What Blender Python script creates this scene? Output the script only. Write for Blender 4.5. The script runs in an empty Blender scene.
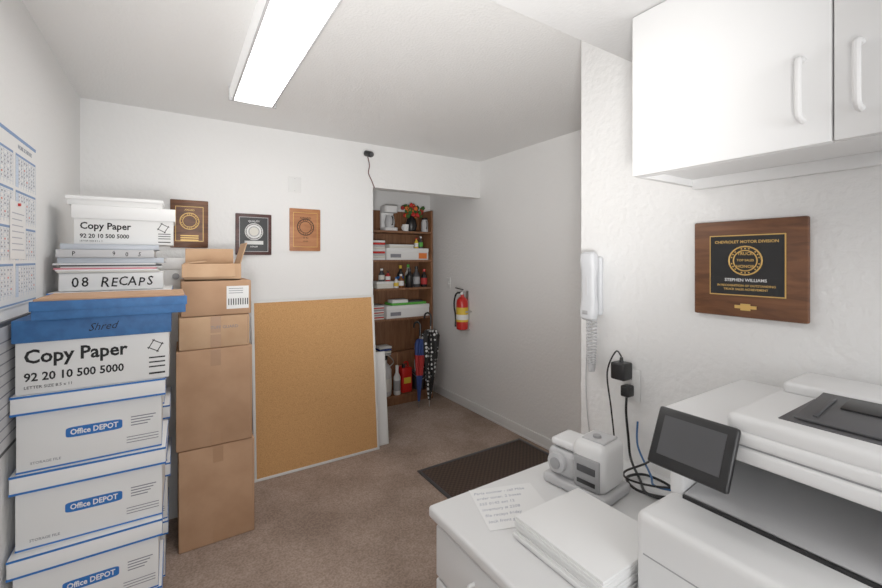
import bpy, bmesh, math, random
from mathutils import Vector, Matrix
random.seed(7)
S=bpy.context.scene
S.view_settings.view_transform='Standard'
S.view_settings.look='None'
S.view_settings.exposure=.08
S.view_settings.gamma=1.12

# ------------------------------------------------------------------ materials
MATS={}
def mat(name,col,rough=.6,metal=0,bump=None,var=None,emit=None,coat=0):
    if name in MATS: return MATS[name]
    m=bpy.data.materials.new(name); m.use_nodes=True
    nt=m.node_tree; b=nt.nodes['Principled BSDF']
    b.inputs['Base Color'].default_value=(*col,1)
    b.inputs['Roughness'].default_value=rough
    b.inputs['Metallic'].default_value=metal
    if coat: b.inputs['Coat Weight'].default_value=coat
    tc=nt.nodes.new('ShaderNodeTexCoord')
    if var:   # (scale, other colour, lo, hi)
        n=nt.nodes.new('ShaderNodeTexNoise'); n.inputs['Scale'].default_value=var[0]
        n.inputs['Detail'].default_value=6
        nt.links.new(tc.outputs['Object'],n.inputs['Vector'])
        r=nt.nodes.new('ShaderNodeValToRGB')
        r.color_ramp.elements[0].position=var[2]; r.color_ramp.elements[1].position=var[3]
        r.color_ramp.elements[0].color=(*col,1); r.color_ramp.elements[1].color=(*var[1],1)
        nt.links.new(n.outputs['Fac'],r.inputs['Fac'])
        nt.links.new(r.outputs['Color'],b.inputs['Base Color'])
    if bump:  # (scale,strength,distance)
        n=nt.nodes.new('ShaderNodeTexNoise'); n.inputs['Scale'].default_value=bump[0]
        n.inputs['Detail'].default_value=4
        nt.links.new(tc.outputs['Object'],n.inputs['Vector'])
        bp=nt.nodes.new('ShaderNodeBump'); bp.inputs['Strength'].default_value=bump[1]
        bp.inputs['Distance'].default_value=bump[2]
        nt.links.new(n.outputs['Fac'],bp.inputs['Height'])
        nt.links.new(bp.outputs['Normal'],b.inputs['Normal'])
    if emit:
        b.inputs['Emission Color'].default_value=(1,.985,.96,1)
        b.inputs['Emission Strength'].default_value=emit
    MATS[name]=m; return m
def woodmat(name,c1,c2,scale=(2,2,18),rough=.45):
    if name in MATS: return MATS[name]
    m=bpy.data.materials.new(name); m.use_nodes=True
    nt=m.node_tree; b=nt.nodes['Principled BSDF']; b.inputs['Roughness'].default_value=rough
    tc=nt.nodes.new('ShaderNodeTexCoord'); mp=nt.nodes.new('ShaderNodeMapping')
    mp.inputs['Scale'].default_value=scale
    n=nt.nodes.new('ShaderNodeTexNoise'); n.inputs['Scale'].default_value=3; n.inputs['Detail'].default_value=8
    n.inputs['Distortion'].default_value=.8
    r=nt.nodes.new('ShaderNodeValToRGB')
    r.color_ramp.elements[0].position=.35; r.color_ramp.elements[1].position=.65
    r.color_ramp.elements[0].color=(*c1,1); r.color_ramp.elements[1].color=(*c2,1)
    nt.links.new(tc.outputs['Object'],mp.inputs['Vector']); nt.links.new(mp.outputs[0],n.inputs['Vector'])
    nt.links.new(n.outputs['Fac'],r.inputs['Fac']); nt.links.new(r.outputs['Color'],b.inputs['Base Color'])
    MATS[name]=m; return m

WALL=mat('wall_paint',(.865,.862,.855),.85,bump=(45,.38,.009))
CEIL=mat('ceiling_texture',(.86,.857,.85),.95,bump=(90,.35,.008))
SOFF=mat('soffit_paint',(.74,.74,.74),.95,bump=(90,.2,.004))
TRIM=mat('trim_white',(.82,.82,.81),.5)
def carpet():
    m=mat('carpet',(.45,.345,.285),1)
    nt=m.node_tree; b=nt.nodes['Principled BSDF']; tc=nt.nodes.new('ShaderNodeTexCoord')
    def noise(s,d):
        n=nt.nodes.new('ShaderNodeTexNoise'); n.inputs['Scale'].default_value=s; n.inputs['Detail'].default_value=d
        nt.links.new(tc.outputs['Object'],n.inputs['Vector']); return n
    a=noise(3.2,6); f=noise(110,4)
    r=nt.nodes.new('ShaderNodeValToRGB'); r.color_ramp.elements[0].position=.34; r.color_ramp.elements[1].position=.60
    r.color_ramp.elements[0].color=(.34,.25,.20,1); r.color_ramp.elements[1].color=(.48,.365,.30,1)
    r2=nt.nodes.new('ShaderNodeValToRGB'); r2.color_ramp.elements[0].position=.36; r2.color_ramp.elements[1].position=.64
    r2.color_ramp.elements[0].color=(.66,.64,.62,1); r2.color_ramp.elements[1].color=(1.0,1.0,1.0,1)
    mx=nt.nodes.new('ShaderNodeMixRGB'); mx.blend_type='MULTIPLY'; mx.inputs[0].default_value=1
    nt.links.new(a.outputs['Fac'],r.inputs['Fac']); nt.links.new(f.outputs['Fac'],r2.inputs['Fac'])
    nt.links.new(r.outputs[0],mx.inputs[1]); nt.links.new(r2.outputs[0],mx.inputs[2]); nt.links.new(mx.outputs[0],b.inputs['Base Color'])
    bp=nt.nodes.new('ShaderNodeBump'); bp.inputs['Strength'].default_value=.4; bp.inputs['Distance'].default_value=.008
    nt.links.new(f.outputs['Fac'],bp.inputs['Height']); nt.links.new(bp.outputs[0],b.inputs['Normal'])
    return m
CARPET=carpet()
CAB=mat('cabinet_white',(.77,.77,.77),.4)
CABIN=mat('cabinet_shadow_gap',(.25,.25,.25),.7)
WHITE=mat('white_paper',(.85,.85,.845),.7)
WHITE2=mat('white_card',(.80,.80,.79),.75)
CREAM=mat('cream_paper',(.74,.72,.66),.8)
GREY=mat('mid_grey',(.35,.35,.36),.5)
LGREY=mat('light_grey',(.56,.56,.57),.45)
PHONE=mat('phone_plastic',(.58,.59,.61),.4)
DGREY=mat('dark_grey',(.06,.06,.065),.45)
TRAYG=mat('tray_grey',(.085,.085,.09),.5)
BLACK=mat('black_plastic',(.010,.010,.011),.35)
INK=mat('ink',(.012,.012,.012),.8)
INKG=mat('pencil_grey',(.22,.22,.25),.8)
FAINT=mat('faint_ink',(.42,.43,.50),.8)
BLUE=mat('blue_card',(.035,.15,.39),.6,var=(30,(.028,.12,.32),.4,.6))
BLUE2=mat('blue_print',(.012,.14,.48),.6)
CARD=mat('cardboard',(.53,.315,.185),.85,var=(6,(.46,.265,.15),.4,.65))
CARD2=mat('cardboard_light',(.62,.40,.24),.85,var=(6,(.54,.33,.19),.4,.65))
TAPE=mat('packing_tape',(.46,.265,.15),.35)
CORK=mat('cork',(.70,.385,.155),.95,bump=(200,.4,.004),var=(160,(.58,.30,.115),.42,.66))
FRAME=mat('pale_frame',(.80,.80,.78),.4)
METAL=mat('steel',(.6,.6,.6),.3,metal=1)
GOLD=mat('gold_print',(.72,.45,.13),.35,metal=.3)
WOOD=woodmat('walnut_plaque',(.10,.037,.015),(.19,.075,.03),(2,2,14))
WOODR=woodmat('cherry_plaque',(.38,.14,.05),(.50,.21,.08),(2,2,14))
WOODD=woodmat('dark_plaque',(.05,.018,.016),(.10,.035,.03),(2,2,14))
SHELF=woodmat('shelf_wood',(.18,.078,.035),(.27,.125,.06),(14,3,1.5))
RED=mat('red_paint',(.6,.02,.015),.3)
WIRE=mat('dark_red_wire',(.12,.015,.012),.5)
YEL=mat('yellow_label',(.8,.55,.05),.5)
GREEN=mat('green_plastic',(.10,.45,.06),.5)
LEAF=mat('leaf_green',(.04,.12,.02),.7)
ORANGE=mat('orange_petal',(.75,.18,.03),.6)
MAROON=mat('maroon_petal',(.35,.02,.02),.6)
NAVY=mat('navy_cloth',(.03,.06,.22),.7)
REDC=mat('red_cloth',(.45,.03,.03),.7)
PRN=mat('printer_white',(.80,.80,.80),.4)
SCREEN=mat('display_glass',(.065,.065,.07),.3)
LENS=mat('diffuser_glow',(.9,.9,.9),.5,emit=9)
LENSS=mat('diffuser_side',(.8,.8,.8),.5,emit=.25)
AMBER=mat('amber_glass',(.2,.07,.02),.15)

def dots_mat():
    m=bpy.data.materials.new('polka_dot_cloth'); m.use_nodes=True
    nt=m.node_tree; b=nt.nodes['Principled BSDF']; b.inputs['Roughness'].default_value=.6
    tc=nt.nodes.new('ShaderNodeTexCoord'); v=nt.nodes.new('ShaderNodeTexVoronoi'); v.inputs['Scale'].default_value=24
    v.inputs['Randomness'].default_value=.3
    r=nt.nodes.new('ShaderNodeValToRGB'); r.color_ramp.interpolation='CONSTANT'
    r.color_ramp.elements[0].color=(.85,.85,.85,1); r.color_ramp.elements[1].color=(.01,.01,.01,1); r.color_ramp.elements[1].position=.32
    nt.links.new(tc.outputs['Object'],v.inputs['Vector']); nt.links.new(v.outputs['Distance'],r.inputs['Fac'])
    nt.links.new(r.outputs['Color'],b.inputs['Base Color']); return m
DOTS=dots_mat()

def mat_mat():
    m=bpy.data.materials.new('ribbed_mat'); m.use_nodes=True
    nt=m.node_tree; b=nt.nodes['Principled BSDF']; b.inputs['Roughness'].default_value=.95
    tc=nt.nodes.new('ShaderNodeTexCoord'); c=nt.nodes.new('ShaderNodeTexChecker'); c.inputs['Scale'].default_value=55
    c.inputs['Color1'].default_value=(.05,.033,.025,1); c.inputs['Color2'].default_value=(.08,.053,.04,1)
    nt.links.new(tc.outputs['Object'],c.inputs['Vector']); nt.links.new(c.outputs['Color'],b.inputs['Base Color']); return m
MATM=mat_mat()

# ------------------------------------------------------------------ builder
class B:
    def __init__(s,name): s.name=name; s.bm=bmesh.new(); s.m=[]
    def idx(s,m):
        if m not in s.m: s.m.append(m)
        return s.m.index(m)
    def add(s,t,m,M=None,fix=True):
        if fix: bmesh.ops.recalc_face_normals(t,faces=t.faces)
        if M is not None: bmesh.ops.transform(t,matrix=M,verts=t.verts)
        i=s.idx(m)
        for f in t.faces: f.material_index=i
        me=bpy.data.meshes.new('tmp'); t.to_mesh(me); t.free()
        s.bm.from_mesh(me); bpy.data.meshes.remove(me)
    def box(s,x0,x1,y0,y1,z0,z1,m,bev=0,seg=2,M=None):
        t=bmesh.new(); bmesh.ops.create_cube(t,size=1)
        bmesh.ops.scale(t,vec=(x1-x0,y1-y0,z1-z0),verts=t.verts)
        bmesh.ops.translate(t,vec=((x0+x1)/2,(y0+y1)/2,(z0+z1)/2),verts=t.verts)
        if bev: bmesh.ops.bevel(t,geom=t.edges[:],offset=bev,segments=seg,profile=.5,affect='EDGES')
        s.add(t,m,M); return s
    def cyl(s,p0,p1,r,m,r2=None,seg=24,bev=0):
        p0=Vector(p0);p1=Vector(p1);d=p1-p0
        t=bmesh.new(); bmesh.ops.create_cone(t,cap_ends=True,segments=seg,radius1=r,radius2=r if r2 is None else r2,depth=d.length)
        if bev:
            es=[e for e in t.edges if len(e.link_faces)==2 and any(len(f.verts)>4 for f in e.link_faces)]
            bmesh.ops.bevel(t,geom=es,offset=bev,segments=2,profile=.5,affect='EDGES')
        M=Matrix.Translation((p0+p1)/2)@d.to_track_quat('Z','Y').to_matrix().to_4x4()
        s.add(t,m,M); return s
    def sphere(s,c,r,m,sc=(1,1,1),M=None):
        t=bmesh.new(); bmesh.ops.create_uvsphere(t,u_segments=16,v_segments=10,radius=r)
        bmesh.ops.scale(t,vec=sc,verts=t.verts); bmesh.ops.translate(t,vec=c,verts=t.verts)
        s.add(t,m,M); return s
    def loft(s,secs,m,n=28,p=4,M=None,pleat=0,np=8):
        t=bmesh.new(); rings=[]
        for (z,cx,cy,hx,hy) in secs:
            ring=[]
            for i in range(n):
                a=2*math.pi*i/n; c,sn=math.cos(a),math.sin(a)
                k=1+pleat*math.cos(np*a)
                x=cx+hx*k*math.copysign(abs(c)**(2/p),c); y=cy+hy*k*math.copysign(abs(sn)**(2/p),sn)
                ring.append(t.verts.new((x,y,z)))
            rings.append(ring)
        for a,b in zip(rings,rings[1:]):
            for i in range(n): t.faces.new((a[i],a[(i+1)%n],b[(i+1)%n],b[i]))
        t.faces.new(rings[0][::-1]); t.faces.new(rings[-1])
        s.add(t,m,M); return s
    def tube(s,pts,r,m,seg=8,sub=1):
        pts=[Vector(p) for p in pts]
        if sub>1:
            q=[];n=len(pts)
            for i in range(n-1):
                a=pts[max(i-1,0)];b=pts[i];c=pts[i+1];d=pts[min(i+2,n-1)]
                for k in range(sub):
                    u=k/sub
                    q.append(.5*((2*b)+(c-a)*u+(2*a-5*b+4*c-d)*u*u+(3*b-a-3*c+d)*u**3))
            q.append(pts[-1]); pts=q
        if getattr(s,'zmin',None) is not None:
            for p in pts: p.z=max(p.z,s.zmin+r)
        t=bmesh.new(); rings=[]; nrm=None
        for i,p in enumerate(pts):
            d=(pts[min(i+1,len(pts)-1)]-pts[max(i-1,0)]).normalized()
            if nrm is None:
                nrm=d.orthogonal().normalized()
            nrm=(nrm-d*nrm.dot(d)).normalized(); bn=d.cross(nrm)
            rr=r[i] if isinstance(r,list) else r
            rings.append([t.verts.new(p+rr*(math.cos(2*math.pi*k/seg)*nrm+math.sin(2*math.pi*k/seg)*bn)) for k in range(seg)])
        for a,b in zip(rings,rings[1:]):
            for i in range(seg): t.faces.new((a[i],a[(i+1)%seg],b[(i+1)%seg],b[i]))
        t.faces.new(rings[0][::-1]); t.faces.new(rings[-1])
        s.add(t,m); return s
    def text(s,txt,org,face,size,m,bold=.0,sx=1,align='LEFT',shear=0,rot=0,M=None):
        c=bpy.data.curves.new('t','FONT'); c.body=txt; c.size=size; c.offset=bold*size; c.align_x=align; c.shear=shear
        c.extrude=.0003
        c.resolution_u=2
        o=bpy.data.objects.new('t',c); S.collection.objects.link(o)
        bpy.context.view_layer.update()
        me=bpy.data.meshes.new_from_object(o.evaluated_get(bpy.context.evaluated_depsgraph_get()))
        X,Y={'-Y':((1,0,0),(0,0,1)),'-X':((0,-1,0),(0,0,1)),'+X':((0,1,0),(0,0,1)),'+Z':((1,0,0),(0,1,0)),'+Zx':((0,-1,0),(1,0,0))}[face]
        X=Vector(X);Y=Vector(Y);Z=X.cross(Y)
        R=Matrix((X,Y,Z)).transposed().to_4x4()
        MM=Matrix.Translation(org)@R@Matrix.Rotation(rot,4,'Z')@Matrix.Diagonal((sx,1,1,1))
        if M is not None: MM=M@MM
        t=bmesh.new(); t.from_mesh(me); s.add(t,m,MM,fix=False)
        bpy.data.meshes.remove(me); bpy.data.objects.remove(o); bpy.data.curves.remove(c); return s
    def done(s,rotz=0,smooth=35):
        vs=s.bm.verts
        lo=Vector([min(v.co[i] for v in vs) for i in range(3)]); hi=Vector([max(v.co[i] for v in vs) for i in range(3)])
        o=Vector(((lo.x+hi.x)/2,(lo.y+hi.y)/2,lo.z))
        bmesh.ops.translate(s.bm,vec=-o,verts=vs)
        me=bpy.data.meshes.new(s.name); s.bm.to_mesh(me); s.bm.free()
        for m in s.m: me.materials.append(m)
        me.polygons.foreach_set('use_smooth',[True]*len(me.polygons))
        me.set_sharp_from_angle(angle=math.radians(smooth))
        ob=bpy.data.objects.new(s.name,me); S.collection.objects.link(ob)
        ob.location=o; ob.rotation_euler=(0,0,rotz); return ob

# ------------------------------------------------------------------ room shell
LX,RX,BY,NX,NY,CH=-.47,2.477,3.16,1.41,1.125,2.44
OX,OZ,AY=1.364,2.09,4.10
SZ,SY=2.188,.857
B('floor').box(LX-.1,RX+.1,-2.3,AY+.1,-.06,0,CARPET).done()
B('ceiling').box(LX-.1,RX+.1,SY,AY+.1,CH,CH+.08,CEIL).done()
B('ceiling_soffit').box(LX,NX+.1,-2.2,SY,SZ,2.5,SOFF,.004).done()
B('wall_left').box(LX-.1,LX,-2.2,BY+.12,0,CH,WALL).done()
w=B('wall_back'); w.box(LX,OX,BY,BY+.12,0,CH,WALL); w.box(OX,RX,BY,BY+.12,OZ,CH,WALL); w.done()
B('wall_right').box(RX,RX+.1,NY,AY+.1,0,CH,WALL).done()
B('wall_alcove_left').box(OX-.12,OX,BY+.12,AY,0,CH,WALL).done()
B('wall_alcove_back').box(OX-.12,RX,AY,AY+.1,0,CH,WALL).done()
B('wall_partition').box(NX,RX+.1,-2.2,NY,0,CH,WALL,.004).done()
w=B('wall_rear'); w.box(LX-.1,-.3,-2.3,-2.2,0,CH,WALL); w.box(1.25,RX,-2.3,-2.2,0,CH,WALL)
w.box(-.3,1.25,-2.3,-2.2,0,.85,WALL); w.box(-.3,1.25,-2.3,-2.2,2.15,CH,WALL); w.done()
w=B('window_1')
for a in ((-.3,1.25,.85,.9),(-.3,1.25,2.1,2.15),(-.3,-.25,.9,2.1),(1.2,1.25,.9,2.1),(.45,.5,.9,2.1)):
    w.box(a[0],a[1],-2.27,-2.21,a[2],a[3],TRIM,.004)
w.done()
w=B('baseboard_right'); w.box(RX-.014,RX,NY,AY,0,.085,TRIM,.004); w.box(RX-.02,RX-.0145,NY,AY,0.0,.018,TRIM,.002); w.done()
B('baseboard_back').box(LX,OX,BY-.014,BY,0,.085,TRIM,.004).done()
B('baseboard_left').box(LX,LX+.014,-2.2,BY-.015,0,.085,TRIM,.004).done()
B('baseboard_alcove').box(OX,RX-.022,AY-.014,AY,0,.085,TRIM,.004).done()

# ------------------------------------------------------------------ ceiling light
def fixture(x0,x1,y0,y1,zc,lens):
    f=B('fluorescent_ceiling_light')
    f.box(x0+.02,x1-.02,y0+.01,y1-.01,zc-.02,zc-.001,TRIM,.003)
    t=bmesh.new()
    def ring(y):
        return [t.verts.new(p) for p in ((x0,y,zc-.018),(x0+.004,y,zc-.055),(x0+.016,y,zc-.072),(x1-.016,y,zc-.072),(x1-.004,y,zc-.055),(x1,y,zc-.018))]
    A=ring(y0+.012); C=ring(y1-.012)
    for i in (0,1,3,4): t.faces.new((A[i],A[i+1],C[i+1],C[i]))
    t.faces.new((A[5],A[0],C[0],C[5])); t.faces.new(A); t.faces.new(C[::-1])
    f.add(t,LENSS,fix=False)
    f.box(x0+.022,x1-.022,y0+.02,y1-.02,zc-.074,zc-.071,lens)
    f.box(x0+.012,x0+.021,y0+.012,y1-.012,zc-.078,zc-.068,LGREY,.001); f.box(x1-.021,x1-.012,y0+.012,y1-.012,zc-.078,zc-.068,LGREY,.001)
    for y in (y0,y1-.014): f.box(x0-.004,x1+.004,y,y+.014,zc-.079,zc-.001,LGREY,.003)
    f.done()
fixture(.245,.480,1.27,2.51,CH,LENS)
fixture(.25,.48,-1.5,-.28,SZ,mat('added_diffuser_glow',(.9,.9,.9),.5,emit=3.0))  # unseen second fixture, added behind the camera to brighten the near walls

# ------------------------------------------------------------------ filing boxes
def bankers(x0,x1,y0,y1,z0,h,rot=0,name='file_storage_box'):
    b=B(name); g=.012
    b.box(x0+g,x1-g,y0+g,y1-g,z0,z0+h-.012,WHITE2,.002)
    b.box(x0,x1,y0,y1,z0+h-.062,z0+h,WHITE,.003)
    b.box(x0-.0008,x1+.0008,y0-.0008,y1+.0008,z0+h-.064,z0+h-.057,BLUE2)
    b.box(x0-.0008,x1+.0008,y0-.0008,y1+.0008,z0+h-.008,z0+h-.001,BLUE2)
    b.box(x0+g-.0008,x1-g+.0008,y0+g-.0008,y1-g+.0008,z0+.004,z0+.010,BLUE2)
    yf=y0+g; cx=(x0+x1)/2+.012; cz=z0+(h-.06)/2+.012
    w=x1-x0
    b.loft([(-.0008,0,0,w*.185,.0175),(.0014,0,0,w*.185,.0175)],BLUE2,n=40,p=7,
           M=Matrix.Translation((cx-.01,yf,cz))@Matrix.Rotation(math.radians(90),4,'X'))
    b.text('Office DEPOT',(cx-.01,yf-.0022,cz-.008),'-Y',.026,WHITE,.02,align='CENTER',sx=.85)
    for i in range(4): b.box(cx+w*.22,cx+w*(.40-.02*i),yf-.0006,yf,cz+.016-.010*i,cz+.0195-.010*i,INKG)
    for i in range(3): b.box(cx+w*.19,cx+w*.42,yf-.0006,yf,cz-.055-.010*i,cz-.0525-.010*i,INKG)
    b.text('STORAGE FILE',(cx-w*.42,yf-.0006,cz-.085),'-Y',.012,INKG)
    return b.done(rot)
H=.262
bankers(-.465,-.045,1.89,2.20,.001,H,.00)
bankers(-.460,-.045,1.87,2.18,.002+H,H,.012)
bankers(-.455,-.030,1.885,2.195,.003+2*H,H,-.015)
bankers(-.453,-.035,1.875,2.185,.004+3*H,H,.01)
for i in range(5):
    bankers(-.46+random.uniform(0,.02),-.025+random.uniform(-.01,.015),2.33,2.66,.001+i*.2715,.270,random.uniform(-.01,.01))

def copybox(x0,x1,y0,y1,z0,h,lidh,lidm,hand=None,ts=1,rot=0):
    b=B('copy_paper_box'); g=.008; w=x1-x0
    b.box(x0+g,x1-g,y0+g,y1-g,z0,z0+h-.01,WHITE2,.002)
    b.box(x0,x1,y0,y1,z0+h-lidh,z0+h,lidm,.003)
    yf=y0+g-.0006
    bh=h-lidh
    b.text('Copy Paper',(x0+.028,yf,z0+bh*.60),'-Y',bh*.37,INK,.026,sx=.90)
    b.text('92 20 10 500 5000',(x0+.028,yf,z0+bh*.25),'-Y',bh*.225,INK,.026,sx=.90)
    b.text('LETTER SIZE 8.5 x 11',(x0+.028,yf,z0+bh*.10),'-Y',bh*.08,INK)
    for i in range(3):
        b.box(x1-.07+.0,x1-.02,yf,yf+.0006,z0+bh*(.25+.1*i),z0+bh*(.28+.1*i),INK)
    bx=x1-.05; bz=z0+bh*.72
    for a in range(4):
        an=a*math.pi/2
        b.box(-.02,.02,-.0004,.0004,-.0015,.0015,INK,M=Matrix.Translation((bx,yf,bz))@Matrix.Rotation(an+.5,4,'Y')@Matrix.Translation((0,0,.015)))
    b.box(x1-.07,x1-.02,yf,yf+.0006,z0+bh*.1,z0+bh*.14,INK)
    if hand: b.text(hand,(x0+w*.44,y0-.0006,z0+h-lidh*.66),'-Y',lidh*.5,INK,-.004,shear=.45,rot=.05,sx=.9)
    return b.done(rot)
copybox(-.448,-.014,1.87,2.17,.006+4*H,.245,.075,BLUE,'Shred')
z2=.006+4*H+.246
b=B('flat_blue_carton'); b.box(-.394,.03,1.83,2.13,z2,z2+.062,BLUE,.003); b.box(-.390,.026,1.834,2.126,z2+.062,z2+.069,CARD,.001)
b.box(-.398,.034,1.826,1.830,z2+.03,z2+.062,BLUE,.001); b.done(.01)
z=1.360
def binder(x0,x1,y0,y1,z0,h,cov,rot=0,label=None):
    b=B('ring_binder')
    b.box(x0,x1,y0,y1,z0,z0+.004,cov,.001); b.box(x0,x1,y0,y1,z0+h-.004,z0+h,cov,.001)
    b.box(x0+.006,x1-.004,y0+.012,y1-.006,z0+.005,z0+h-.005,WHITE)
    b.box(x0,x1,y0,y0+.004,z0+.001,z0+h-.001,cov,.001)
    if label:
        n=len(label); wd=(x1-x0)*.80; st=wd/n
        for i,ch in enumerate(label):
            if ch!=' ': b.text(ch,(x0+(x1-x0)*.10+st*(i+.5),y0-.0006,z0+h*.24+random.uniform(-.003,.003)),'-Y',h*random.uniform(.70,.80),INK,.012,align='CENTER',rot=random.uniform(-.12,.1),sx=.85,shear=.1)
    return b.done(rot)
PALEB=mat('pale_blue_vinyl',(.50,.54,.60),.4)
binder(-.42,-.05,2.36,2.64,z,.080,WHITE,.0,'08 RECAPS')
b=B('paper_pile')
cs=[CREAM,WHITE,mat('pink_paper',(.6,.2,.25),.8),WHITE,DGREY,WHITE]
zz=z+.081
for i,c in enumerate(cs):
    dx=random.uniform(-.022,.022); b.box(-.43+dx,-.07+dx,2.35+abs(dx),2.64,zz,zz+.0065,c,.001); zz+=.0066
b.done(.01)
binder(-.425,-.045,2.37,2.64,zz+.001,.024,PALEB,-.02)
binder(-.43,-.085,2.36,2.65,zz+.026,.035,LGREY,.0,'P  905')
binder(-.42,-.07,2.37,2.65,zz+.062,.024,PALEB,.02)
z3=zz+.087
copybox(-.39,-.002,2.42,2.68,z3,.175,.06,WHITE,None)
b=B('flat_white_carton'); b.box(-.405,-.055,2.43,2.67,z3+.176,z3+.212,WHITE2,.003); b.box(-.41,-.05,2.425,2.675,z3+.200,z3+.217,WHITE,.003); b.done(-.02)
b=B('tall_white_carton'); b.box(-.44,.07,2.84,3.12,.001,1.50,WHITE2,.004); b.box(-.445,.075,2.835,3.125,1.44,1.505,WHITE,.004)
b.cyl((.0,2.8345,1.40),(.0,2.834,1.40),.018,GREY); b.done()

# ------------------------------------------------------------------ cardboard cartons
def carton(x0,x1,y0,y1,z0,z1,rot=0,m=CARD,label=False,opened=False,tape=True):
    b=B('cardboard_carton'); h=z1-z0; t=.005
    if not opened:
        b.box(x0,x1,y0,y1,z0,z1,m,.005)
        b.box((x0+x1)/2-.0008,(x0+x1)/2+.0008,y0+.006,y1-.006,z1-.0005,z1+.0004,DGREY)
        if tape:
            b.box(x0+.01,x1-.01,(y0+y1)/2-.025,(y0+y1)/2+.025,z1-.0004,z1+.0006,TAPE)
            b.box((x0+x1)/2-.024,(x0+x1)/2+.024,y0-.0006,y0+.001,z1-.09,z1-.004,TAPE)
            b.box((x0+x1)/2-.024,(x0+x1)/2+.024,y0-.0006,y0+.001,z0+.004,z0+.07,TAPE)
        b.box(x1-.012,x1-.008,y0-.0005,y0+.001,z0+.01,z1-.01,TAPE)
    else:
        b.box(x0,x1,y0,y1,z0,z0+t,m)
        b.box(x0,x0+t,y0,y1,z0,z1,m); b.box(x1-t,x1,y0,y1,z0,z1,m)
        b.box(x0+t,x1-t,y0,y0+t,z0,z1,m); b.box(x0+t,x1-t,y1-t,y1,z0,z1,m)
        L=CARD2
        def flap(M,w,l): b.box(-w/2,w/2,-t/2,t/2,0,l,L,.001,1,M=M)
        cx=(x0+x1)/2; cy=(y0+y1)/2
        flap(Matrix.Translation((cx,y1-t/2,z1))@Matrix.Rotation(-.10,4,'X'),x1-x0-.02,.085)
        flap(Matrix.Translation((x1-t/2,cy,z1))@Matrix.Rotation(.28,4,'Y')@Matrix.Rotation(math.pi/2,4,'Z'),y1-y0-.02,.12)
        flap(Matrix.Translation((x0+t/2,cy,z1))@Matrix.Rotation(1.45,4,'Y')@Matrix.Rotation(math.pi/2,4,'Z'),y1-y0-.02,.10)
        flap(Matrix.Translation((cx-.02,y0-.001,z1-.002))@Matrix.Rotation(2.9,4,'X'),x1-x0-.02,.07)
    if label:
        b.box(x1-.12,x1-.012,y0-.0008,y0,z0+.03,z1-.03,WHITE)
        for i in range(9): b.box(x1-.112+.0115*i,x1-.107+.0115*i,y0-.0013,y0-.0008,z0+.05,z0+.085,INK)
        for i in range(3): b.box(x1-.11,x1-.04,y0-.0013,y0-.0008,z1-.045-.012*i,z1-.042-.012*i,INKG)
    if h<.2 and not label and not opened: b.text('TUFF GUARD',(x0+.14,y0-.0006,z0+.10),'-Y',.022,INKG)
    return b.done(rot)
carton(.010,.365,2.48,2.82,.001,.515,.01)
carton(.002,.355,2.475,2.81,.519,1.028,-.01)
carton(.012,.34,2.48,2.80,1.031,1.200,.008,CARD2)
carton(.022,.348,2.475,2.79,1.203,1.385,.0,CARD,label=True,tape=False)
carton(.035,.30,2.49,2.76,1.388,1.475,.0,CARD2,opened=True)

# ------------------------------------------------------------------ boards
def board(name,x0,x1,foot,ang,h,th,face,frame,fw):
    b=B(name); M=Matrix.Translation((0,foot,.001))@Matrix.Rotation(-ang,4,'X')
    b.box(x0+.004,x1-.004,.003,th-.003,.004,h-.004,face,M=M)
    b.box(x0,x1,0,th,0,fw,frame,.002,M=M); b.box(x0,x1,0,th,h-fw,h,frame,.002,M=M)
    b.box(x0,x0+fw,0,th,fw,h-fw,frame,.002,M=M); b.box(x1-fw,x1,0,th,fw,h-fw,frame,.002,M=M)
    return b.done()
board('cork_board',.440,1.352,3.00,math.radians(5.9),1.215,.02,CORK,FRAME,.018)
board('white_panel_board',.70,1.455,3.050,math.radians(6.0),.74,.012,WHITE,FRAME,.012)

# ------------------------------------------------------------------ wall plaques
def seal(b,c,r,M,m):
    b.tube([M@Vector((c[0]+r*math.cos(a*math.pi/12),c[1]+r*math.sin(a*math.pi/12),.001)) for a in range(25)],r*.05,m,6)
    b.tube([M@Vector((c[0]+r*.72*math.cos(a*math.pi/12),c[1]+r*.72*math.sin(a*math.pi/12),.001)) for a in range(25)],r*.04,m,6)
    for a in range(24):
        if a%4: b.cyl(M@Vector((c[0]+r*.86*math.cos(a*math.pi/12),c[1]+r*.86*math.sin(a*math.pi/12),0)),M@Vector((c[0]+r*.86*math.cos(a*math.pi/12),c[1]+r*.86*math.sin(a*math.pi/12),.0008)),r*.05,m,seg=8)
def frameM(face,o):
    X,Y={'-Y':((1,0,0),(0,0,1)),'-X':((0,-1,0),(0,0,1)),'+X':((0,1,0),(0,0,1))}[face]
    X=Vector(X);Y=Vector(Y);Z=X.cross(Y)
    return Matrix.Translation(o)@Matrix((X,Y,Z)).transposed().to_4x4()
def plaque(o,face,w,h,wood,plate,pw,ph,py,txtm,lines,edge=None):
    b=B('award_plaque'); M=frameM(face,o)
    b.box(-w/2,w/2,-h/2,h/2,0,.018,wood,.005,M=M)
    if edge: b.box(-pw/2-.003,pw/2+.003,py-ph/2-.003,py+ph/2+.003,.017,.0192,edge,M=M)
    b.box(-pw/2,pw/2,py-ph/2,py+ph/2,.017,.0205,plate,M=M)
    M2=M@Matrix.Translation((0,0,.021))
    seal(b,(0,py+ph*.08),ph*.24,M2,txtm)
    for (s,yy,txt) in lines:
        b.text(txt,M2@Vector((0,yy,0)),face,s,txtm,.01,align='CENTER')
    return b,M
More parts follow.
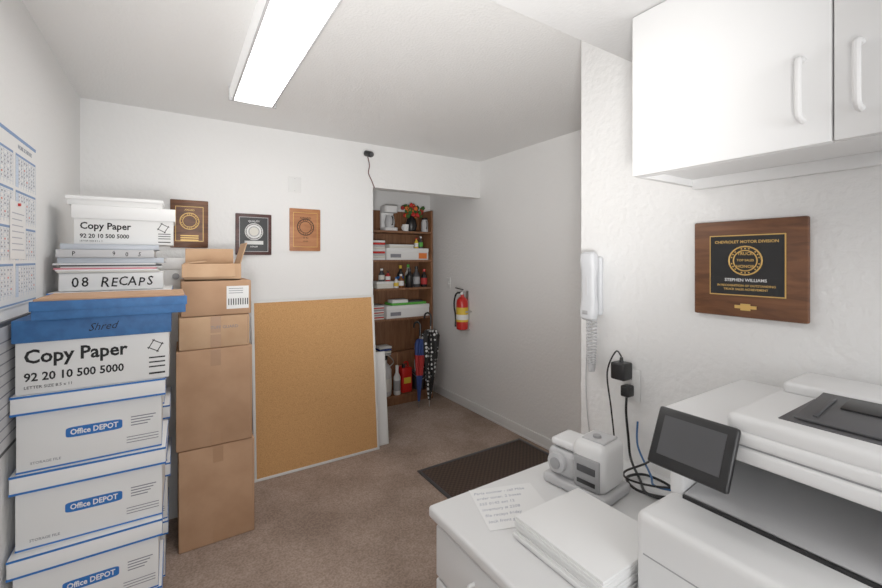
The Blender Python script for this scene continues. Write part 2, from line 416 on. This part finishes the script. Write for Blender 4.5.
b,M=plaque((NX-.001,.531,1.4715),'-X',.283,.285,WOOD,BLACK,.184,.172,.010,GOLD,
  [(.0115,.075,'CHEVROLET MOTOR DIVISION'),(.0085,-.052,'IN RECOGNITION OF OUTSTANDING'),(.0085,-.063,'TRUCK SALES ACHIEVEMENT'),(.012,.040,'TRUCK'),(.009,.022,'TOP SALES'),(.012,.003,'HONOR')],edge=GOLD)
b.box(-.092,.092,-.040,-.026,.0205,.0212,BLACK,M=M)
b.text('STEPHEN WILLIAMS',M@Vector((0,-.037,.0213)),'-X',.012,WHITE2,.01,align='CENTER')
b.box(-.027,.027,-.116,-.107,.018,.021,GOLD,M=M); b.box(-.012,.012,-.121,-.102,.018,.0215,GOLD,M=M)
b.done()
b,M=plaque((.075,BY-.001,1.728),'-Y',.212,.31,WOOD,WOOD,.15,.22,.0,GOLD,[(.015,.085,'AWARD')],edge=GOLD)
for i in range(3): b.box(-.05,.05,-.08-.014*i,-.074-.014*i,.0205,.0215,GOLD,M=M)
b.done()
b,M=plaque((.46,BY-.001,1.672),'-Y',.233,.288,WOODD,BLACK,.180,.235,.0,WHITE2,[(.018,.085,'QUALITY'),(.014,-.09,'DEALER')],edge=LGREY)
b.cyl(M@Vector((0,.02,.0205)),M@Vector((0,.02,.023)),.048,WHITE2)
b.cyl(M@Vector((0,.02,.023)),M@Vector((0,.02,.0236)),.036,GREY); b.cyl(M@Vector((0,.02,.0236)),M@Vector((0,.02,.0242)),.030,CREAM)
b.box(-.06,.06,-.07,-.045,.0205,.022,WHITE2,M=M); b.done()
b,M=plaque((.814,BY-.001,1.717),'-Y',.225,.315,WOODR,WOODR,.17,.25,.0,INK,[(.022,.08,'AWARD'),(.018,-.065,'19 83'),(.014,-.09,'SALES')],edge=GOLD); b.done()

def plate(o,face,kind='blank',w=.072,h=.116):
    b=B({'blank':'blank_wall_plate','switch':'light_switch','outlet':'wall_outlet'}[kind]); M=frameM(face,o)
    b.box(-w/2,w/2,-h/2,h/2,0,.006,TRIM,.002,M=M)
    if kind=='switch': b.box(-.006,.006,-.012,.012,.005,.014,TRIM,.001,M=M)
    if kind=='outlet':
        for y in (-.022,.022):
            b.box(-.016,.016,y-.014,y+.014,.005,.008,WHITE2,.003,M=M)
            b.box(-.008,-.006,y-.004,y+.006,.0078,.0084,INK,M=M); b.box(.006,.008,y-.004,y+.006,.0078,.0084,INK,M=M)
    for y in (-.045,.045) if kind=='blank' else (0.0,) if kind=='outlet' else (-.03,.03):
        b.cyl(M@Vector((0,y,.006)),M@Vector((0,y,.0072)),.003,LGREY,seg=10)
    b.done()
plate((.74,BY-.001,2.05),'-Y','blank',.09,.115)
plate((RX-.001,3.70,1.24),'-X','switch')
plate((NX-.001,.900,1.040),'-X','outlet')

# ------------------------------------------------------------------ security camera above opening
b=B('security_camera')
b.cyl((1.30,BY-.001,2.365),(1.30,BY-.012,2.365),.032,WHITE2,bev=.003)
b.tube([(1.30,BY-.01,2.365),(1.295,BY-.05,2.365),(1.285,BY-.075,2.345)],.008,WHITE2,8,4)
b.cyl((1.275,BY-.06,2.345),(1.30,BY-.12,2.325),.024,BLACK,bev=.005)
b.cyl((1.30,BY-.12,2.325),(1.302,BY-.127,2.3235),.018,SCREEN)
b.tube([(1.29,BY-.06,2.33),(1.32,BY-.03,2.26),(1.32,BY-.012,2.20),(1.35,BY-.008,2.14),(1.375,BY-.006,2.085)],.004,WIRE,6,6)
b.done()

# ------------------------------------------------------------------ fire extinguisher
b=B('fire_extinguisher'); c=(2.402,3.35)
b.loft([(.80,c[0],c[1],.050,.050),(.805,c[0],c[1],.058,.058),(1.06,c[0],c[1],.060,.060),(1.09,c[0],c[1],.054,.054),(1.115,c[0],c[1],.035,.035),(1.125,c[0],c[1],.018,.018),(1.15,c[0],c[1],.016,.016)],RED,p=2)
b.loft([(.88,c[0],c[1],.0605,.0605),(1.02,c[0],c[1],.0610,.0610)],YEL,p=2)
b.loft([(.90,c[0],c[1],.0612,.0612),(.95,c[0],c[1],.0614,.0614)],WHITE,p=2)
b.cyl((c[0],c[1],1.15),(c[0],c[1],1.18),.017,METAL)
b.box(c[0]-.06,c[0]+.02,c[1]-.009,c[1]+.009,1.165,1.175,BLACK,.002)
b.box(c[0]-.085,c[0]+.01,c[1]-.009,c[1]+.009,1.19,1.20,BLACK,.002,M=Matrix.Translation((c[0],c[1],1.19))@Matrix.Rotation(.25,4,'Y')@Matrix.Translation((-c[0],-c[1],-1.19)))
b.cyl((c[0]-.02,c[1]-.02,1.16),(c[0]-.028,c[1]-.028,1.16),.013,WHITE)
b.tube([(c[0],c[1]+.01,1.16),(c[0]-.03,c[1]+.06,1.15),(c[0]-.04,c[1]+.085,1.05),(c[0]-.03,c[1]+.075,.93),(c[0]-.03,c[1]+.068,.86)],.009,BLACK,8,5)
b.cyl((c[0]-.03,c[1]+.068,.87),(c[0]-.03,c[1]+.066,.82),.011,BLACK,r2=.015)
b.box(RX-.016,RX,c[1]-.02,c[1]+.02,.86,1.18,METAL,.002)
b.box(c[0]-.005,RX,c[1]-.064,c[1]+.064,.97,.985,METAL,.002)
b.box(c[0]-.03,RX,c[1]-.03,c[1]+.03,.790,.800,METAL,.001)
b.done()

# ------------------------------------------------------------------ bookcase
sy0,sy1=3.80,4.08; sx0,sx1=1.385,2.335
b=B('bookcase')
b.box(sx0,sx0+.02,sy0,sy1,0.001,2.02,SHELF,.001); b.box(sx1-.02,sx1,sy0,sy1,.001,2.02,SHELF,.001)
b.box(sx0+.02,sx1-.02,sy1-.006,sy1,.08,2.02,SHELF)
SH=[.10,.89,1.20,1.49,1.79]
for zz in SH: b.box(sx0+.02,sx1-.02,sy0+.002,sy1-.006,zz-.02,zz,SHELF,.001)
b.box(sx0+.02,sx1-.02,sy0+.02,sy0+.035,.001,.08,SHELF)
b.done()
z0=SH[4]+.001
b=B('coffee_maker')
b.loft([(z0,1.87,3.92,.075,.08),(z0+.03,1.87,3.92,.075,.08),(z0+.035,1.87,3.92,.07,.075)],WHITE,p=5)
b.box(1.80,1.94,3.95,3.995,z0+.03,z0+.25,WHITE,.01); b.loft([(z0+.19,1.87,3.92,.072,.075),(z0+.255,1.87,3.92,.074,.078),(z0+.265,1.87,3.92,.06,.06)],WHITE,p=5)
b.loft([(z0+.037,1.87,3.90,.045,.045),(z0+.09,1.87,3.90,.055,.05),(z0+.14,1.87,3.90,.045,.042),(z0+.16,1.87,3.90,.04,.04)],LGREY,p=2)
b.tube([(1.87,3.85,z0+.15),(1.87,3.825,z0+.12),(1.87,3.83,z0+.07),(1.87,3.85,z0+.06)],.006,BLACK,8,4); b.done()
b=B('flower_vase'); c=(2.14,3.93)
b.loft([(z0,*c,.045,.045),(z0+.06,*c,.065,.065),(z0+.13,*c,.05,.05),(z0+.17,*c,.03,.03),(z0+.19,*c,.038,.038)],BLACK,p=2)
for i in range(56):
    a=random.uniform(0,6.28); r=random.uniform(.02,.14); zz=z0+.19+random.uniform(.0,.12)-r*.3
    p=(c[0]+r*math.cos(a)+.005,c[1]+.4*r*math.sin(a),zz)
    b.tube([(c[0],c[1],z0+.17),((c[0]+p[0])/2,(c[1]+p[1])/2,zz-.01),p],.0025,LEAF,5,3)
    mm=[ORANGE,MAROON,LEAF,LEAF,RED][i%5]
    for k in range(5):
        an=k*1.256
        b.sphere((p[0]+.012*math.cos(an),p[1]-.004,p[2]+.012*math.sin(an)),.012,mm)
b.done()
b=B('coffee_thermos'); q=(2.265,3.855); b.loft([(z0,*q,.036,.036),(z0+.10,*q,.037,.037),(z0+.12,*q,.03,.03),(z0+.13,*q,.03,.03)],LGREY,p=2)
b.cyl((*q,z0+.128),(*q,z0+.150),.030,BLACK,bev=.004)
b.tube([(q[0],q[1]-.03,z0+.12),(q[0]-.005,q[1]-.055,z0+.10),(q[0]-.005,q[1]-.055,z0+.05),(q[0],q[1]-.034,z0+.03)],.005,BLACK,8,4); b.done()
b=B('white_mug'); b.loft([(z0,2.03,3.85,.028,.028),(z0+.07,2.03,3.85,.034,.034)],WHITE,p=2)
b.tube([(2.03-.03,3.84,z0+.055),(1.98,3.83,z0+.05),(1.98,3.83,z0+.02),(2.03-.028,3.84,z0+.012)],.004,WHITE,6,3); b.done()
def wbox(name,x0,x1,y0,y1,z0,h,m,stripe=None,stripe2=None):
    b=B(name); b.box(x0,x1,y0,y1,z0,z0+h,m,.003); b.box(x0-.002,x1+.002,y0-.002,y1+.002,z0+h*.72,z0+h+.002,WHITE,.002)
    if stripe: b.box(x1-.12,x1-.02,y0-.0035,y0-.002,z0+h*.1,z0+h*.6,stripe)
    if stripe2: b.box(x0+.04,x0+.16,y0-.0035,y0-.002,z0+h*.2,z0+h*.5,stripe2)
    b.done()
wbox('white_carton',1.80,2.29,3.82,4.04,1.491,.12,WHITE2,ORANGE,INKG)
wbox('white_carton',1.84,2.12,3.84,4.02,1.614,.035,CREAM)
b=B('paper_ream')
for i in range(9): b.box(1.45+.006*(i%4),1.785,3.83,4.03,1.491+i*.022,1.511+i*.022,[WHITE,CREAM,LGREY,RED][i%4],.001)
b.done()
def bottle(x,y,z0,r,h,m,cap,lab=None):
    b=B('bottle'); b.loft([(z0,x,y,r*.9,r*.9),(z0+.006,x,y,r,r),(z0+h*.6,x,y,r,r),(z0+h*.75,x,y,r*.45,r*.45),(z0+h*.88,x,y,r*.38,r*.38)],m,p=2)
    b.cyl((x,y,z0+h*.86),(x,y,z0+h),r*.45,cap,seg=16)
    if lab: b.loft([(z0+h*.15,x,y,r*1.01,r*1.01),(z0+h*.5,x,y,r*1.01,r*1.01)],lab,p=2)
    b.done()
bottle(2.17,3.87,1.614,.022,.11,YEL,RED,WHITE); bottle(2.23,3.88,1.614,.024,.13,DGREY,WHITE,GREEN)
bottle(2.08,3.86,1.201,.042,.20,BLACK,DGREY,None); bottle(2.175,3.88,1.201,.040,.22,DGREY,BLACK,GREY); bottle(2.26,3.86,1.201,.034,.19,BLACK,RED,REDC)
bottle(1.99,3.88,1.201,.032,.14,AMBER,WHITE,WHITE); bottle(1.925,3.86,1.201,.026,.11,WHITE2,BLUE2,YEL); bottle(2.13,3.98,1.201,.035,.24,CREAM,GREEN,GREEN)
bottle(1.76,3.86,1.272,.030,.13,DGREY,WHITE,CREAM); bottle(1.83,3.86,1.272,.026,.10,REDC,BLACK,WHITE)
bottle(2.03,3.97,1.201,.036,.23,BLACK,YEL,BLUE2)
wbox('white_carton',1.70,1.88,3.83,4.0,1.201,.068,CREAM)
wbox('white_carton',1.80,2.30,3.82,4.04,.891,.125,WHITE2,None,INKG)
b=B('green_tray'); b.box(1.86,2.27,3.83,4.0,1.020,1.026,GREEN,.002)
for a in ((1.86,1.866,3.83,4.0),(2.264,2.27,3.83,4.0),(1.866,2.264,3.83,3.836),(1.866,2.264,3.994,4.0)): b.box(*a,1.026,1.045,GREEN,.001)
b.box(1.88,2.06,3.85,3.97,1.027,1.075,WHITE,.006); b.box(2.08,2.24,3.85,3.97,1.027,1.058,DGREY,.006); b.done()
b=B('stack_of_magazines')
for i in range(12): b.box(1.50+.004*(i%3),1.775,3.83+.004*(i%3),4.03,.891+i*.012,.902+i*.012,[CREAM,RED,WHITE,GREY][i%4],.001)
b.done()
# bottom shelf
b=B('thermos_jug'); c=(1.79,3.90)
b.loft([(.101,*c,.085,.085),(.11,*c,.09,.09),(.36,*c,.09,.09),(.40,*c,.07,.07),(.43,*c,.045,.045),(.47,*c,.045,.045)],LGREY,p=2)
b.loft([(.15,*c,.091,.091),(.28,*c,.091,.091)],CREAM,p=2); b.cyl((*c,.465),(*c,.51),.05,BLACK,bev=.005)
b.tube([(c[0]-.05,c[1]-.06,.40),(c[0]-.09,c[1]-.07,.45),(c[0],c[1]-.08,.53),(c[0]+.09,c[1]-.07,.45),(c[0]+.05,c[1]-.06,.40)],.006,METAL,8,5); b.done()
b=B('fuel_can'); b.box(1.98,2.10,3.83,3.98,.101,.36,RED,.015,3); b.cyl((2.01,3.86,.355),(2.01,3.86,.40),.018,BLACK)
b.tube([(2.03,3.9,.35),(2.04,3.9,.40),(2.08,3.9,.40),(2.085,3.9,.35)],.008,RED,8,4); b.box(2.0,2.08,3.826,3.83,.20,.26,YEL); b.done()
bottle(1.655,3.86,.101,.038,.26,DGREY,RED,CREAM); bottle(1.925,3.84,.101,.036,.30,WHITE2,WHITE,GREY)
b=B('cardboard_carton'); b.box(1.70,2.30,3.995,4.06,.101,.50,SHELF,.004); b.box(2.0,2.01,3.993,3.995,.11,.49,TAPE); b.done()
b=B('metal_bucket'); c=(2.215,3.90)
b.loft([(.101,*c,.055,.055),(.28,*c,.075,.075),(.285,*c,.079,.079),(.292,*c,.079,.079)],DGREY,p=2)
b.tube([(c[0]-.075,c[1],.28),(c[0]-.05,c[1]-.06,.24),(c[0],c[1]-.082,.22),(c[0]+.05,c[1]-.06,.24),(c[0]+.075,c[1],.28)],.004,METAL,6,5); b.done()
b=B('glass_jar'); c=(2.215,3.90); b.loft([(.293,*c,.045,.045),(.40,*c,.05,.05),(.43,*c,.036,.036)],LGREY,p=2); b.cyl((*c,.43),(*c,.455),.04,RED,bev=.003); b.done()
b=B('stack_of_magazines')
for i in range(9): b.box(1.43,1.58,3.83+.003*(i%3),4.03,.101+i*.02,.120+i*.02,[CREAM,BLUE2,WHITE,GREY][i%4],.001)
b.done()
b=B('folded_cloth')
for i in range(4): b.box(1.74-.004*i,1.86+.003*i,3.84,3.98,.512+i*.024,.534+i*.024,[GREY,CREAM,NAVY,WHITE][i],.008)
b.done()

# ------------------------------------------------------------------ umbrellas
def umbrella(base,top,m,m2=None,R=.055):
    base=Vector(base);top=Vector(top);d=(top-base).normalized(); L=(top-base).length
    M=Matrix.Translation(base)@d.to_track_quat('Z','Y').to_matrix().to_4x4(); k=(L-.17)/.61
    b=B('folded_umbrella')
    b.cyl(M@Vector((0,0,0)),M@Vector((0,0,.06)),.004,METAL,r2=.006,seg=10)
    b.loft([(.05*k,0,0,.010,.010),(.15*k,0,0,R*.35,R*.35),(.30*k,0,0,R*.65,R*.65),(.46*k,0,0,R*.92,R*.92),(.56*k,0,0,R,R),(.60*k,0,0,R*.7,R*.7),(.61*k,0,0,.012,.012)],m,n=64,p=2,M=M,pleat=.22,np=8)
    if m2: b.loft([(.28*k,0,0,R*.64,R*.64),(.46*k,0,0,R*.96,R*.96)],m2,n=64,p=2,M=M,pleat=.22,np=8)
    b.cyl(M@Vector((0,0,.58*k)),M@Vector((0,0,L-.12)),.005,METAL,seg=10)
    b.tube([M@Vector(p) for p in ((0,0,L-.14),(0,0,L-.04),(.012,0,L-.01),(.035,0,L),(.058,0,L-.012),(.066,0,L-.04),(.064,0,L-.06))],.010,BLACK,10,4)
    b.done()
umbrella((2.17,3.60,.001),(2.27,3.735,.93),DOTS,R=.080)
umbrella((2.07,3.64,.001),(2.15,3.75,.84),NAVY,REDC,R=.045)

# ------------------------------------------------------------------ floor mat
b=B('floor_mat'); b.box(1.44,2.40,1.95,2.53,.0,.008,MATM,.003)
b.box(1.43,1.455,1.94,2.54,.0,.010,DGREY,.003); b.box(2.385,2.41,1.94,2.54,0,.010,DGREY,.003)
b.box(1.455,2.385,2.515,2.54,0,.010,DGREY,.003); b.box(1.455,2.385,1.94,1.965,0,.010,DGREY,.003); b.done()

# ------------------------------------------------------------------ wall planner posters
def planner(y0,y1,z0,z1):
    b=B('wall_calendar_poster'); x=LX
    b.box(x+.001,x+.004,y0,y1,z0,z1,WHITE)
    f=x+.004
    PB=mat('planner_blue',(.22,.34,.56),.7); PL=mat('planner_line',(.50,.56,.66),.7); PP=mat('planner_pale',(.60,.69,.82),.7); PR=mat('planner_red',(.65,.25,.22),.7)
    PI=mat('planner_ink',(.38,.40,.45),.8)
    b.box(f,f+.0006,y0+.01,y1-.01,z1-.022,z1-.010,PB)
    b.text('2012 EMPLOYEE PLANNER',(f+.0008,y0+.04,z1-.058),'+X',.026,PB,.01)
    b.text('WORK SCHEDULE',(f+.0008,y1-.23,z1-.052),'+X',.020,PI,.01)
    for (c0,c1) in ((0,.31),(.345,.655),(.69,1)):
        ya=y0+.015+(y1-y0-.03)*c0; yb=y0+.015+(y1-y0-.03)*c1
        for q in range(4):
            zt=z1-.072-q*.128
            b.box(f,f+.0006,ya,yb,zt-.008,zt,PB)
            for j in range(1,9): b.box(f,f+.0005,ya,yb,zt-.013*j-.001,zt-.013*j,PL)
            for i in range(9): b.box(f,f+.0006,ya+(yb-ya-.001)*i/8,ya+(yb-ya-.001)*i/8+.001,zt-.117,zt,PL)
            b.box(f,f+.0004,ya,ya+(yb-ya)/8,zt-.117,zt-.008,PP)
            for i in range(1,8):
                for j in range(1,8):
                    k=(i*5+j*3+q*2)%7
                    if k: b.box(f,f+.0007,ya+(yb-ya)*i/8+.005,ya+(yb-ya)*i/8+.010+.002*(k%5),zt-.013*j-.010,zt-.013*j-.004,PR if k==3 and j%3==0 else PI)
    b.box(f,f+.0006,y0+.01,y1-.01,z0+.006,z0+.012,PB)
    b.done()
planner(1.45,2.247,1.337,1.94)
b=B('pinned_memo'); b.box(LX+.0055,LX+.0062,1.93,2.10,1.50,1.70,WHITE)
for j in range(7): b.box(LX+.0062,LX+.0066,1.95,2.08-.012*(j%3),1.53+j*.021,1.533+j*.021,FAINT)
b.cyl((LX+.006,2.015,1.69),(LX+.013,2.015,1.69),.005,RED,seg=12); b.done()
b=B('framed_wall_notice'); x=LX
b.box(x+.001,x+.012,1.62,2.14,.88,1.30,DGREY,.002); b.box(x+.011,x+.0135,1.635,2.125,.895,1.285,LGREY)
for j in range(10): b.box(x+.0135,x+.0142,1.66,2.09-.03*(j%3),.93+j*.034,.934+j*.034,INKG)
b.done()

# ------------------------------------------------------------------ desk
DZ=.76; dx0=.638; dy1=1.067; dy0=-.45
b=B('office_desk')
b.box(dx0,NX-.002,dy0,dy1,DZ-.035,DZ,CAB,.010,4)
b.box(dx0+.03,NX-.004,dy0+.02,dy1-.025,.06,DZ-.036,CAB,.002)
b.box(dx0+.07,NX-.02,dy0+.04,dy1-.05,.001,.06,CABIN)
cw=(dy1-.025-dy0-.02)/3
for i in range(3):
    ya=dy0+.02+i*cw+.004; yb=ya+cw-.008
    for (za,zb) in ((.565,.715),(.32,.557),(.07,.312)):
        b.box(dx0+.010,dx0+.0295,ya,yb,za,zb,CAB,.006,3)
        ym=(ya+yb)/2; zm=zb-.055
        b.tube([(dx0+.012,ym-.055,zm),(dx0-.012,ym-.050,zm),(dx0-.016,ym,zm),(dx0-.012,ym+.05,zm),(dx0+.012,ym+.055,zm)],.005,TRIM,8,4)
b.done()
T=DZ+.001
b=B('paper_stack')
for i in range(8):
    dx=random.uniform(-.004,.004); dy=random.uniform(-.004,.004)
    b.box(.755+dx,1.005+dx,.546+max(dy,0),.815+dy,T+i*.0075,T+i*.0075+.0072,WHITE,.001)
b.done()
b=B('handwritten_note')
b.box(.745,.955,.83,1.03,T,T+.0008,WHITE)
for i,t_ in enumerate(('Parts counter - call Mike','order toner, 2 boxes','555 0142 ext 12','inventory # 2208','file recaps friday','lock front gate')):
    b.text(t_,(.752+.001,1.0-.028*i,T+.0009),'+Z',.017,FAINT,shear=.25)
b.done(-.35)

# ------------------------------------------------------------------ electric stapler
b=B('electric_stapler')
b.box(1.035,1.19,.775,1.0,T,T+.032,LGREY,.010,3)
b.box(1.045,1.18,.785,.90,T+.025,T+.175,PRN,.028,5)
b.box(1.050,1.175,.89,.992,T+.03,T+.115,LGREY,.018,4)
b.box(1.040,1.05,.80,.885,T+.035,T+.13,GREY,.004)
b.box(1.036,1.042,.812,.872,T+.05,T+.062,BLACK,.001); b.box(1.036,1.042,.812,.872,T+.085,T+.105,DGREY,.001)
b.cyl((1.03,.945,T+.080),(1.052,.945,T+.080),.032,LGREY,bev=.005); b.cyl((1.024,.945,T+.080),(1.031,.945,T+.080),.018,GREY,bev=.002)
b.box(1.06,1.165,.87,.985,T+.120,T+.145,PRN,.010,3)
b.box(1.08,1.15,.90,.96,T+.112,T+.124,DGREY,.002)
b.box(1.07,1.155,.80,.875,T+.172,T+.179,LGREY,.003)
b.cyl((1.10,.84,T+.178),(1.10,.84,T+.186),.012,GREY)
o=b.done(.12); o.location.x+=.008; o.location.y-=.012

# ------------------------------------------------------------------ wall phone
b=B('wall_telephone'); py=1.048; X=NX-.001
b.box(X-.02,X+.001,py-.032,py+.032,1.280,1.510,PHONE,.008,3)
b.loft([(1.262,X-.046,py,.016,.024),(1.270,X-.048,py,.022,.032),(1.300,X-.048,py,.024,.035),(1.325,X-.045,py,.020,.033),(1.36,X-.047,py,.016,.030),(1.43,X-.047,py,.016,.030),(1.465,X-.045,py,.020,.033),(1.495,X-.048,py,.024,.035),(1.520,X-.048,py,.020,.031),(1.528,X-.046,py,.012,.022)],PHONE,p=3.2)
b.box(X-.03,X-.018,py-.022,py+.022,1.285,1.32,LGREY,.004); b.box(X-.03,X-.018,py-.022,py+.022,1.47,1.505,LGREY,.004)
b.box(X-.0645,X-.0615,py-.004,py+.004,1.36,1.43,LGREY)
b.box(X-.073,X-.069,py-.012,py+.012,1.285,1.30,GREY,.001)
pts=[]
n=560
for i in range(n+1):
    u=i/n
    a=u*math.pi
    zc=1.275-.215*math.sin(a); yc=py+.013*math.cos(a)
    ph=i*2*math.pi/12
    pts.append((X-.032+.009*math.cos(ph),yc+.009*math.sin(ph),zc))
b.tube(pts,.0029,LGREY,5)
b.tube([(X-.006,py+.03,1.28),(X-.006,py+.042,1.15),(X-.006,py+.046,.95),(X-.006,py+.03,.80)],.0024,LGREY,6,6)
b.done()

# power adapter + cables
b=B('power_adapter')
b.box(NX-.062,NX-.006,.890,.945,1.060,1.122,BLACK,.006,3)
b.cyl((NX-.035,.917,1.122),(NX-.035,.917,1.14),.008,BLACK,r2=.005)
b.box(NX-.045,NX-.006,.884,.916,1.000,1.040,BLACK,.005,3)
b.done()
BC=mat('blue_cable',(.03,.12,.3),.4)
b=B('power_cables'); b.zmin=T+.001
b.tube([(NX-.030,.900,.996),(NX-.032,.90,.94),(NX-.035,.89,.86),(NX-.05,.87,.79),(1.30,.80,T+.006),(1.24,.74,T+.006),(1.27,.68,T+.006),(1.34,.72,T+.006),(1.33,.80,T+.012),(1.26,.82,T+.014),(1.215,.76,T+.016),(1.24,.69,T+.018),(1.32,.67,T+.008)],.0045,BLACK,8,7)
b.tube([(NX-.035,.917,1.142),(NX-.05,.93,1.16),(NX-.065,.955,1.08),(NX-.05,.95,.95),(NX-.045,.94,.84),(1.34,.92,T+.005),(1.26,.88,T+.005),(1.225,.90,T+.01)],.003,BLACK,8,7)
b.tube([(1.385,.70,T+.20),(1.375,.74,T+.13),(1.35,.80,T+.05),(1.28,.84,T+.02),(1.24,.80,T+.022),(1.26,.72,T+.03),(1.33,.64,T+.04)],.0035,BLACK,8,7)
b.tube([(1.385,.86,T+.16),(1.37,.85,T+.08),(1.33,.78,T+.02),(1.27,.73,T+.024),(1.30,.66,T+.03),(1.36,.62,T+.03)],.0035,BC,8,7)
b.done()

# ------------------------------------------------------------------ printer
b=B('multifunction_printer'); y0,y1=.06,.532
b.box(.845,1.37,y0,y1,T,T+.192,PRN,.018,4)
b.box(.8442,.8460,y0+.02,y1-.02,T+.105,T+.1075,GREY)
b.box(.841,.848,.20,.40,T+.086,T+.10,LGREY,.003)
b.box(.8442,.846,y0+.02,y1-.02,T+.012,T+.0145,GREY)
zb=T+.190
b.box(.975,.982,y0+.03,y1-.035,zb,zb+.010,BLACK,.001)
Mt=Matrix.Translation((.985,0,zb+.008))@Matrix.Rotation(-.14,4,'Y')
b.box(0,.29,y0+.03,y1-.035,-.003,.003,LGREY,.001,M=Mt)
b.box(.08,.20,y0+.08,y0+.085,.003,.006,GREY,M=Mt)
b.box(1.27,1.37,y0,y1,zb,1.10,PRN,.004)
b.box(.985,1.37,y1-.032,y1,zb-.005,1.100,PRN,.008,3)
b.box(.985,1.37,y0,y0+.028,zb-.005,1.100,PRN,.008,3)
b.box(.945,1.375,y0-.004,y1+.004,1.095,1.126,PRN,.008,3)
b.box(.952,1.37,y0,y1,1.1255,1.1295,GREY)
b.box(.945,1.375,y0-.004,y1+.004,1.129,1.155,PRN,.009,4)
# ADF
b.box(.952,1.365,y0+.005,.400,1.148,1.187,PRN,.014,4)
b.box(.995,1.195,y0+.03,.325,1.1865,1.189,TRAYG,.001)
Ma=Matrix.Translation((1.0,0,1.190))@Matrix.Rotation(-.10,4,'Y')
b.box(0.01,.18,y0+.06,.305,0,.004,TRAYG,.001,M=Ma)
b.box(.02,.16,.125,.14,.004,.010,GREY,.002,M=Ma); b.box(.03,.15,.275,.283,.004,.008,DGREY,.002,M=Ma)
b.box(.10,.17,.16,.26,.004,.008,BLACK,.002,M=Ma)
b.box(1.205,1.36,y0+.02,.385,1.184,1.212,PRN,.009,3)
# touch screen panel
ang=math.radians(26)
Ms=Matrix.Translation((.880,.447,1.052))@Matrix.Rotation(ang,4,'Y')
b.box(0,.016,-.080,.080,0,.126,BLACK,.006,3,M=Ms)
b.box(-.0012,.002,-.062,.062,.024,.108,SCREEN,M=Ms)
b.box(.012,.035,-.05,.05,.03,.09,DGREY,.006,M=Ms)
b.box(.90,.955,.41,.48,1.060,1.10,DGREY,.006)
b.done()

# ------------------------------------------------------------------ upper cabinet
b=B('wall_cabinet'); x0=1.09; ya=-.60; yb=.695; za=1.733; zt=SZ-.002
b.box(x0+.02,NX-.002,yb-.018,yb,za,zt,CAB,.001)
b.box(x0+.02,NX-.002,ya,ya+.018,za,zt,CAB,.001)
b.box(x0+.02,NX-.002,ya+.018,yb-.018,za+.020,za+.036,CAB)
b.box(x0+.02,NX-.002,ya+.018,yb-.018,zt-.018,zt,CAB)
b.box(NX-.022,NX-.002,ya+.018,yb-.018,za-.012,za+.02,CAB,.001)
b.box(x0+.02,x0+.038,ya+.018,yb-.018,za,za+.02,CAB)
b.box(x0+.0185,x0+.02,ya+.01,yb-.01,za+.01,zt-.02,CABIN)
w=.427
for i in range(3):
    y2=yb-i*w-.0015; y1_=yb-(i+1)*w+.0015
    b.box(x0,x0+.0185,y1_,y2,za,zt-.002,CAB,.0025)
def pull(y):
    b.tube([(x0+.002,y,1.785),(x0-.02,y,1.788),(x0-.028,y,1.805),(x0-.028,y,1.89),(x0-.02,y,1.907),(x0+.002,y,1.91)],.0065,CAB,10,4)
pull(.314); pull(.228); pull(-.54)
b.done()

# ------------------------------------------------------------------ lights / world
W=bpy.data.worlds.new('World'); S.world=W; W.use_nodes=True
W.node_tree.nodes['Background'].inputs[0].default_value=(.95,.97,1,1); W.node_tree.nodes['Background'].inputs[1].default_value=1.0
def area(name,loc,rot,sx,sy,e,col=(1,1,1)):
    l=bpy.data.lights.new(name,'AREA'); l.shape='RECTANGLE'; l.size=sx; l.size_y=sy; l.energy=e; l.color=col
    o=bpy.data.objects.new(name,l); S.collection.objects.link(o); o.location=loc; o.rotation_euler=[math.radians(a) for a in rot]
area('window_fill',(.475,-2.19,1.5),(90,0,0),1.5,1.2,23,(.98,.99,1))  # area light added at the rear window as fill, standing for daylight
# added fill spot, unseen, low beside the camera, aimed at the far ceiling
l=bpy.data.lights.new('bounce_fill','SPOT'); l.energy=180; l.spot_size=math.radians(84); l.spot_blend=1; l.shadow_soft_size=.15; l.color=(1,.985,.96)
o=bpy.data.objects.new('bounce_fill',l); S.collection.objects.link(o); o.location=(-.12,-.12,1.25)
o.rotation_euler=(Vector((1.35,2.5,2.75))-Vector(o.location)).to_track_quat('-Z','Y').to_euler()

cam=bpy.data.cameras.new('camera'); cam.sensor_width=36; cam.lens=413/882*36; cam.shift_y=-35/882; cam.clip_start=.02
co=bpy.data.objects.new('camera',cam); S.collection.objects.link(co); co.location=(0,0,1.5)
co.rotation_euler=(math.radians(90),0,math.radians(-32.7)); S.camera=co
